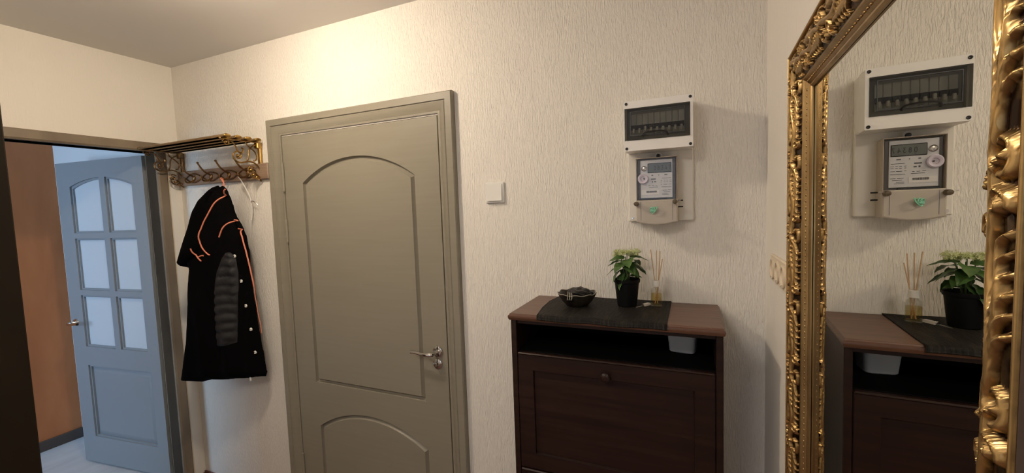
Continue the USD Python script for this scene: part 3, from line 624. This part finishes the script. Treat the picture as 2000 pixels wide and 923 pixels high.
# ---------------------------------------------------------------- table runner
xs = np.linspace(.090, .478, 60); prof = [(-.004, .0032), (-.10, .0030), (-.2, .0034), (-.276, .0030), (-.288, .0028), (-.2945, .0005), (-.296, -.006), (-.2965, -.012)]
V = []
for x in xs:
    for (y, h_) in prof:
        k = (x - .09) / .388; dx = (.012 * math.sin(y * 14) if k < .5 else 0) * (1 - k)
        V.append((x + dx - .008 * (k - .5) * (y + .15) * 0, y + .002 * math.sin(x * 31), CT + h_ + .0009 * math.sin(x * 40 + y * 9)))
V = np.array(V); m_ = len(prof); F = grid_faces(len(xs), m_)
V2 = V - [0, 0, .002]; V2[:, 1] += np.tile([0, 0, 0, 0, .001, .002, .002, .002], len(xs))
V2[:, 2] = np.where(np.tile(np.arange(m_) < 5, len(xs)), np.maximum(V2[:, 2], CT + .0003), V2[:, 2])
A_ = len(V); ed = [i * m_ for i in range(len(xs))]; ee = [i * m_ + m_ - 1 for i in range(len(xs))]; e0 = list(range(m_)); e1 = [(len(xs) - 1) * m_ + j for j in range(m_)]
Fs = [F[:, ::-1], F + A_]
for E_ in (ed, ee, e0, e1):
    for a, b in zip(E_[:-1], E_[1:]): Fs.append(np.array([[a, b, b + A_], [a, b + A_, a + A_]]))
obj('table_runner', (np.vstack([V, V2]), np.vstack(Fs)), 'runner_cloth', None, True, 'black woven table runner lying across the shoe cabinet top', 'table runner')
TZ = CT + .0036

# ---------------------------------------------------------------- dish with dark purse
t = thing('dish', 'dark glazed scalloped dish on the black runner', 'dish', (.188, -.135, TZ))
n = 60; a = np.arange(n) / n * 2 * PI; sc = 1 + .025 * np.cos(a * 9)
rings = []
for (r, z) in ((.0, .0), (.036, .0), (.038, .003), (.050, .016), (.059, .031), (.063, .040), (.0625, .0425), (.060, .041), (.056, .032), (.047, .018), (.034, .007), (.0, .006)):
    s_ = 1 + (sc - 1) * min(1, r / .06); rings.append(np.c_[.188 + r * s_ * np.cos(a), -.135 + r * s_ * np.sin(a), np.full(n, TZ + z) + (.002 * np.cos(a * 9) * (r / .06) ** 2)])
V = np.vstack(rings); F = np.array([[i * n + j, i * n + (j + 1) % n, (i + 1) * n + (j + 1) % n, (i + 1) * n + j] for i in range(len(rings) - 1) for j in range(n)])
obj('dish_body', (V, F), 'bowl_glaze', t, smooth=40)
rim = np.c_[.188 + .0628 * sc * np.cos(a), -.135 + .0628 * sc * np.sin(a), np.full(n, TZ + .0425) + .002 * np.cos(a * 9)]
obj('dish_rim', MB().tube(np.vstack([rim, rim[:1]]), .0016, 6, cap=False), 'bowl_rim', t, smooth=True, label='pale worn rim of the dish')
t = thing('purse', 'crumpled black leather purse lying in the dark dish', 'purse', (.195, -.135, TZ + .03))
b_ = trimesh.creation.icosphere(4, 1.0); v = b_.vertices.copy(); nn_ = meshkit.fbm(v * 1.9 + 4, 4, 2)[:, None]
v = v * (.72 + .55 * nn_) * [.044, .036, .019]; v[:, 2] += .045 * np.abs(meshkit.noise(v * 40, 9) - .5) * .4
obj('purse_body', (v + [.195, -.130, TZ + .036], b_.faces), 'leather', t, smooth=True)
c_ = MB()
for k in range(3): c_.tube(spline([(.168 + k * .007, -.172, TZ + .043), (.172 + k * .006, -.190, TZ + .048), (.174 + k * .007, -.199, TZ + .040), (.173 + k * .006, -.203, TZ + .030)], 10), .0018, 6)
obj('purse_cord', c_, 'bowl_rim', t, smooth=True, label='pale cord ends of the purse')

# ---------------------------------------------------------------- potted plant
PX, PY = .3455, -.098
t = thing('potted_plant', 'small flowering plant in a black pot on the runner', 'plant', (PX, PY, TZ))
obj('pot', MB().lathe([(0, 0), (.0295, 0), (.031, .002), (.0385, .076), (.041, .077), (.042, .080), (.042, .087), (.0405, .088), (.038, .086), (.036, .070), (0, .070)], (PX, PY, TZ), n=36), 'pot_black', t)
obj('soil', MB().lathe([(0, .078), (.02, .079), (.0365, .076), (.0365, .072), (0, .072)], (PX, PY, TZ), n=24), 'soil', t)
SZ0 = TZ + .078
stems = []
for k, (dx, dy, h_) in enumerate(((-.020, .004, .085), (.004, -.012, .098), (.022, .006, .090), (-.006, .020, .080), (.012, .014, .070))):
    p = spline([(PX + dx * .25, PY + dy * .25, SZ0 - .004), (PX + dx * .5, PY + dy * .6, SZ0 + h_ * .45), (PX + dx, PY + dy, SZ0 + h_)], 14); stems.append(p)
    obj('stem', MB().tube(p, np.linspace(.0018, .0011, 14), 6), 'stem_green', t)
def leaf_mesh(base, yaw, pitch, L, Wd, curl=.62, fold=.18, roll=0.0):
    Wd = Wd * 1.35; L = L * 1.12; pitch = pitch * .8 - .12
    u = np.linspace(0, 1, 13); w = np.linspace(-1, 1, 7); U, Wm = np.meshgrid(u, w, indexing='ij')
    half = Wd / 2 * np.sin(PI * U ** .78) ** .85 * (1 - .25 * U)
    X = U * L; Y = Wm * half; Z = fold * np.abs(Y) - curl * L * U ** 2 + .0012 * np.sin(U * 22) * np.abs(Wm)
    P = np.stack([X, Y, Z], -1).reshape(-1, 3); F = grid_faces(13, 7)
    cr, sr = math.cos(roll), math.sin(roll); P = P @ np.array([[1, 0, 0], [0, cr, sr], [0, -sr, cr]])
    cp, sp = math.cos(pitch), math.sin(pitch); P = P @ np.array([[cp, 0, sp], [0, 1, 0], [-sp, 0, cp]])
    cy, sy = math.cos(yaw), math.sin(yaw); P = P @ np.array([[cy, sy, 0], [-sy, cy, 0], [0, 0, 1]])
    P = P + base; n_ = len(P)
    V = np.vstack([P, P - [0, 0, .0005]]); return V, np.vstack([F, F[:, ::-1] + n_])
# (dx, dy, height over soil, yaw deg, pitch deg, length, width)
leaves = [(-.008, -.010, .052, 190, 10, .050, .032), (-.010, -.012, .042, 215, -12, .046, .034), (-.006, -.012, .030, 235, -28, .046, .030), (.006, -.010, .064, 350, 16, .052, .026), (.006, -.012, .050, 320, 12, .044, .030), (.004, -.010, .074, 275, 20, .044, .034),
          (-.004, -.004, .078, 200, 30, .040, .026), (.010, -.002, .080, 15, 32, .048, .020), (.010, -.008, .020, 330, 45, .034, .022), (-.004, -.010, .026, 255, -10, .036, .026), (.004, .008, .060, 80, 15, .048, .030), (-.010, .006, .058, 140, 10, .046, .030),
          (.012, .006, .052, 40, 8, .050, .030), (-.002, .010, .040, 110, -10, .046, .028), (.012, .004, .038, 60, -8, .044, .028), (-.004, -.008, .062, 240, 15, .046, .036), (.004, -.012, .058, 295, 5, .042, .030), (-.012, .0, .066, 170, 22, .040, .026), (.014, .010, .070, 65, 18, .050, .028)]
for (dx, dy, h_, yw, pt, L, Wd) in leaves:
    obj('leaf', leaf_mesh(np.array([PX + dx, PY + dy, SZ0 + h_]), math.radians(yw), math.radians(pt), L, Wd, roll=rng.uniform(-.4, .4)), 'leaf_green', t, smooth=True)
def florets(c, R_, n, seed):
    g = np.random.default_rng(seed); m = MB()
    for k in range(n):
        d = g.normal(size=3); d[2] = abs(d[2]) * .8 + .1; d /= np.linalg.norm(d); p = c + d * R_ * g.uniform(.55, 1.0) * [1, 1, .8]
        m.tube([c + d * R_ * .1, p], .0005, 4)
        u = np.cross(d, (0, 0, 1.0)); u /= max(np.linalg.norm(u), 1e-6); w = np.cross(d, u); s_ = g.uniform(.0045, .0075)
        for q in range(5):
            a = q / 5 * 2 * PI + g.uniform(0, 1); e_ = np.cos(a) * u + np.sin(a) * w; f_ = np.cross(d, e_)
            tip = p + e_ * s_ + d * s_ * .5
            m.add([p, p + e_ * s_ * .55 + f_ * s_ * .22 + d * s_ * .35, tip, p + e_ * s_ * .55 - f_ * s_ * .22 + d * s_ * .35], [[0, 1, 2], [0, 2, 3]])
    return m
for k, (dx, dy, h_, r_) in enumerate(((-.024, -.004, .098, .021), (.003, -.006, .100, .016), (.024, .004, .100, .022), (-.008, .018, .096, .019), (.018, .022, .092, .018), (-.030, .010, .090, .015))):
    obj('blossom', florets(np.array([PX + dx, PY + dy, SZ0 + h_ - .008]), r_, 34, 20 + k), 'petal', t, smooth=False, label='cluster of pale greenish white florets')

# ---------------------------------------------------------------- reed diffuser
DX, DY = .4355, -.082
t = thing('reed_diffuser', 'small glass reed diffuser bottle beside the plant pot', 'reed diffuser', (DX, DY, TZ))
obj('bottle', MB().lathe([(0, 0), (.0165, 0), (.0182, .0015), (.0182, .050), (.0165, .056), (.0105, .060), (.0092, .063), (.0092, .072), (.0078, .072), (.0078, .0625), (.0092, .0590), (.0150, .0545), (.0166, .049), (.0166, .004), (0, .003)], (DX, DY, TZ), n=32), 'clear_glass', t)
obj('oil', MB().lathe([(0, .0042), (.0160, .0048), (.0160, .040), (0, .0405)], (DX, DY, TZ), n=28), 'oil', t, label='yellow scented oil')
obj('collar', MB().lathe([(.0094, .064), (.0112, .064), (.0112, .081), (.0100, .083), (.0060, .083), (.0060, .0735), (.0094, .0735)], (DX, DY, TZ), n=28), 'collar_white', t)
for (x0, x1, y0_, y1_, h_) in ((.004, -.016, 0, .004, .182), (-.002, .003, .003, -.006, .180), (-.004, .019, -.003, .008, .152), (.003, .012, .004, .012, .176)):
    obj('reed', MB().tube([(DX + x0, DY + y0_, TZ + .008), (DX + x1, DY + y1_, TZ + h_)], .0014, 6), 'reed_wood', t)

# ---------------------------------------------------------------- key
t = thing('key', 'small pale key fob with metal key lying between pot and diffuser', 'key', (.392, -.085, TZ), 0)
d = np.array([.417, -.066, 0]) - np.array([.386, -.115, 0]); d /= np.linalg.norm(d); sd = np.array([-d[1], d[0], 0]); c0 = np.array([.404, -.088, TZ])
fb = MB(); V = []
for s_ in (-.014, .016):
    for q in (-.0055, .0055):
        for z in (.0, .007): V.append(c0 + d * s_ + sd * q + [0, 0, z])
fb.tm(trimesh.convex.convex_hull(np.array(V))); obj('fob', fb, 'key_plastic', t)
obj('fob_ring', MB().tube([c0 + d * -.018 + [0, 0, .0045], c0 + d * -.013 + [0, 0, .0045]], .0045, 12), 'steel', t)
bl = MB(); V = []
for s_, q in ((-.048, .0012), (-.043, .0026), (-.018, .0028)):
    for g in (-1, 1):
        for z in (.0005, .0024): V.append(c0 + d * s_ + sd * q * g + [0, 0, z])
bl.tm(trimesh.convex.convex_hull(np.array(V))); obj('blade', bl, 'steel', t)

# ---------------------------------------------------------------- gilded mirror (turned two degrees from the wall)
O = np.array([.7353, -.56, 0]); ROT = -math.degrees(.0347)       # local y runs along the wall, local -x out of the glass
t = thing('wall_mirror', 'large mirror in a carved gilded frame on the right wall', 'mirror', (O[0], O[1], 1.1), ROT)
GA0, GA1, GZ0, GZ1 = -.586, -.0724, .50, 1.786; FWD = .0712
TILT = .0025
def P3(a, z, h):                                                  # along, height, out of the glass
    return np.stack([-np.asarray(h, float) - TILT * (np.asarray(z) - 1.497), np.asarray(a, float) + 0 * np.asarray(h), np.asarray(z, float) - 1.1 + 0 * np.asarray(h)], -1)
q = P3(np.array([GA0 - .01, GA1 + .01, GA1 + .01, GA0 - .01] * 2), np.array([GZ0 - .01, GZ0 - .01, GZ1 + .01, GZ1 + .01] * 2), np.array([0] * 4 + [-.004] * 4))
obj('glass', (q, np.array([[0, 3, 2, 1], [4, 5, 6, 7], [0, 1, 5, 4], [1, 2, 6, 5], [2, 3, 7, 6], [3, 0, 4, 7]])), 'mirror_glass', t, smooth=False, local=True)
# carved tile: height field of curling acanthus leaves and scrolls, 0.13 m long, 0.038 m wide
TS, TL_, TWD = .0005, .130, .038
def carve():
    nx, ny = int(TL_ / TS), int(TWD / TS); Hh = np.zeros((nx, ny)); X, Y = np.meshgrid(np.arange(nx) * TS, np.arange(ny) * TS, indexing='ij')
    def stroke(pts, r0, r1, ht, n=40):
        p = spline(pts, n)
        for k in range(n):
            r = r0 + (r1 - r0) * k / (n - 1)
            for sh in (0, -TL_, TL_):
                cx = p[k, 0] + sh
                if cx < -r or cx > TL_ + r: continue
                i0, i1 = max(0, int((cx - r) / TS)), min(nx, int((cx + r) / TS) + 2); j0, j1 = max(0, int((p[k, 1] - r) / TS)), min(ny, int((p[k, 1] + r) / TS) + 2)
                if i0 >= i1 or j0 >= j1: continue
                d2 = ((X[i0:i1, j0:j1] - cx) ** 2 + (Y[i0:i1, j0:j1] - p[k, 1]) ** 2) / r ** 2
                Hh[i0:i1, j0:j1] = np.maximum(Hh[i0:i1, j0:j1], ht * (.55 + .45 * r / r0) * np.sqrt(np.clip(1 - d2, 0, 1)))
    c = .019
    for k in range(6):                                            # fan of leaf lobes, curling both ways
        f = k / 5
        stroke([(.006 + .008 * k, c + .002), (.020 + .009 * k, c + .005 + .004 * f), (.036 + .010 * k, c + .013 - .003 * f), (.038 + .010 * k, c + .018 - .005 * f)], .0032, .0014, 1.0)
        stroke([(.004 + .009 * k, c - .002), (.014 + .010 * k, c - .008), (.026 + .011 * k, c - .014 + .003 * f), (.022 + .012 * k, c - .018 + .004 * f)], .0032, .0014, .95)
    stroke([(0, c), (.03, c + .003), (.065, c - .003), (.10, c + .001), (.13, c)], .0030, .0030, 1.15, 90)
    for (cx, cy, s_) in ((.104, c + .007, 1), (.090, c - .009, -1)):
        a_ = np.linspace(0, 2.6 * PI, 60); r_ = np.linspace(.0015, .0085, 60)
        stroke(np.c_[cx + r_ * np.cos(a_), cy + s_ * r_ * np.sin(a_)], .0022, .0026, 1.05, 90)
    for k in range(7): stroke([(.112 + .0025 * k, .006 + .0042 * k), (.1125 + .0025 * k, .0062 + .0042 * k)], .0024, .0024, 1.2, 3)
    stroke([(.118, c + .010), (.128, c + .015), (.137, c + .010), (.134, c + .006)], .003, .0016, .9); stroke([(.112, c - .008), (.124, c - .015), (.135, c - .011), (.131, c - .006)], .003, .0016, .9)
    return Hh
CARVE = carve()
def carved(s, w):
    i = np.clip((np.mod(s, TL_) / TS).astype(int), 0, CARVE.shape[0] - 1); j = np.clip((w / TS).astype(int), 0, CARVE.shape[1] - 1)
    return CARVE[i, j]
WS = np.r_[np.linspace(.018, .0655, 58), .0660, .0668, .0678, .0686, .0692, .0704, .0710, .0712, .0712]
HS0 = np.r_[np.interp(WS[:58], [.018, .024, .054, .059, .0655], [.0125, .0150, .0245, .0240, .0195]), .0165, .0155, .0165, .0272, .0285, .0285, .0272, .0240, -.0130]
def rail(kind):
    L = {'top': GA1 - GA0, 'bottom': GA1 - GA0, 'far': GZ1 - GZ0, 'near': GZ1 - GZ0}[kind]
    ns = int((L + 2 * FWD) / .0016); ts = np.linspace(0, 1, ns)
    T, Wm = np.meshgrid(ts, WS, indexing='ij'); S = -Wm + T * (L + 2 * Wm)         # mitred
    k = np.arange(len(WS)); band = (k < 58)
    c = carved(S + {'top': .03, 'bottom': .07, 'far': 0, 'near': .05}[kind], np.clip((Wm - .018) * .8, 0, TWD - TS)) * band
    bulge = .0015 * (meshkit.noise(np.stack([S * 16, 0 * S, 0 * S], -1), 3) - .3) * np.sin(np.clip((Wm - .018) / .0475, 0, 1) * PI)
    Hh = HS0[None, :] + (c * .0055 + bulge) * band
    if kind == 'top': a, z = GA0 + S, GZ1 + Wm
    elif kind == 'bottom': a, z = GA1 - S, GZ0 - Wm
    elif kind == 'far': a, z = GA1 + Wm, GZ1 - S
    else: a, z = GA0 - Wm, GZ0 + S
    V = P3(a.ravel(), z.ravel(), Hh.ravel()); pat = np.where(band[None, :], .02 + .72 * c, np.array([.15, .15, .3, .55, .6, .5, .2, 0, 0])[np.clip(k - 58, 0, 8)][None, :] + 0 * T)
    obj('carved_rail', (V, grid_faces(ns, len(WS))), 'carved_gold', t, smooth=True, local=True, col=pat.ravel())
    # plain inner moulding
    pi = np.array([(0, .0008), (.0, .004), (.004, .0075), (.0075, .0078), (.0085, .0068), (.0095, .0085), (.0125, .0118), (.0135, .0104), (.0150, .0104), (.0180, .0140), (.0188, .0128), (.0200, .0150), (.0235, .0185), (.0265, .0195), (.0278, .0185), (.0278, .0100)]) * [.66, .74]
    T2, W2_ = np.meshgrid([0, 1.0], pi[:, 0], indexing='ij'); S2 = -W2_ + T2 * (L + 2 * W2_); H2 = np.tile(pi[:, 1], (2, 1))
    if kind == 'top': a, z = GA0 + S2, GZ1 + W2_
    elif kind == 'bottom': a, z = GA1 - S2, GZ0 - W2_
    elif kind == 'far': a, z = GA1 + W2_, GZ1 - S2
    else: a, z = GA0 - W2_, GZ0 + S2
    obj('inner_moulding', (P3(a.ravel(), z.ravel(), H2.ravel()), grid_faces(2, len(pi))), 'smooth_gold', t, smooth=25, local=True)
    bd = MB(); ico = trimesh.creation.icosphere(1, .0017)
    for s_ in np.arange(-.008, L + .008, .0105):
        w_b, h_b = .0104, .0086
        a, z = {'top': (GA0 + s_, GZ1 + w_b), 'bottom': (GA0 + s_, GZ0 - w_b), 'far': (GA1 + w_b, GZ0 + s_), 'near': (GA0 - w_b, GZ0 + s_)}[kind]
        bd.add(ico.vertices * [1, 1.5 if kind in ('top', 'bottom') else 1, 1 if kind in ('top', 'bottom') else 1.5] + P3(a, z, h_b), ico.faces)
    obj('bead_row', bd, 'smooth_gold', t, smooth=True, local=True, kind='stuff')
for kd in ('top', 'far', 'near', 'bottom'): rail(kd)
lo = (GA0 - FWD - .0003, GZ0 - FWD - .0003); hi = (GA1 + FWD + .0003, GZ1 + FWD + .0003); sd_ = MB()
for (a0, z0, a1, z1) in ((lo[0], lo[1], lo[0] + .0012, hi[1]), (hi[0] - .0012, lo[1], hi[0], hi[1]), (lo[0], lo[1], hi[0], lo[1] + .0012), (lo[0], hi[1] - .0012, hi[0], hi[1])):
    sd_.box((-.0262, a0, z0 - 1.1), (.013, a1, z1 - 1.1))
obj('frame_side', sd_, 'frame_side', t, local=True, label='dark brown outer side of the frame')
bk = MB().box((.0045, GA0 - .03, GZ0 - .03 - 1.1), (.009, GA1 + .03, GZ1 + .03 - 1.1)); obj('backing_board', bk, 'frame_side', t, local=True)
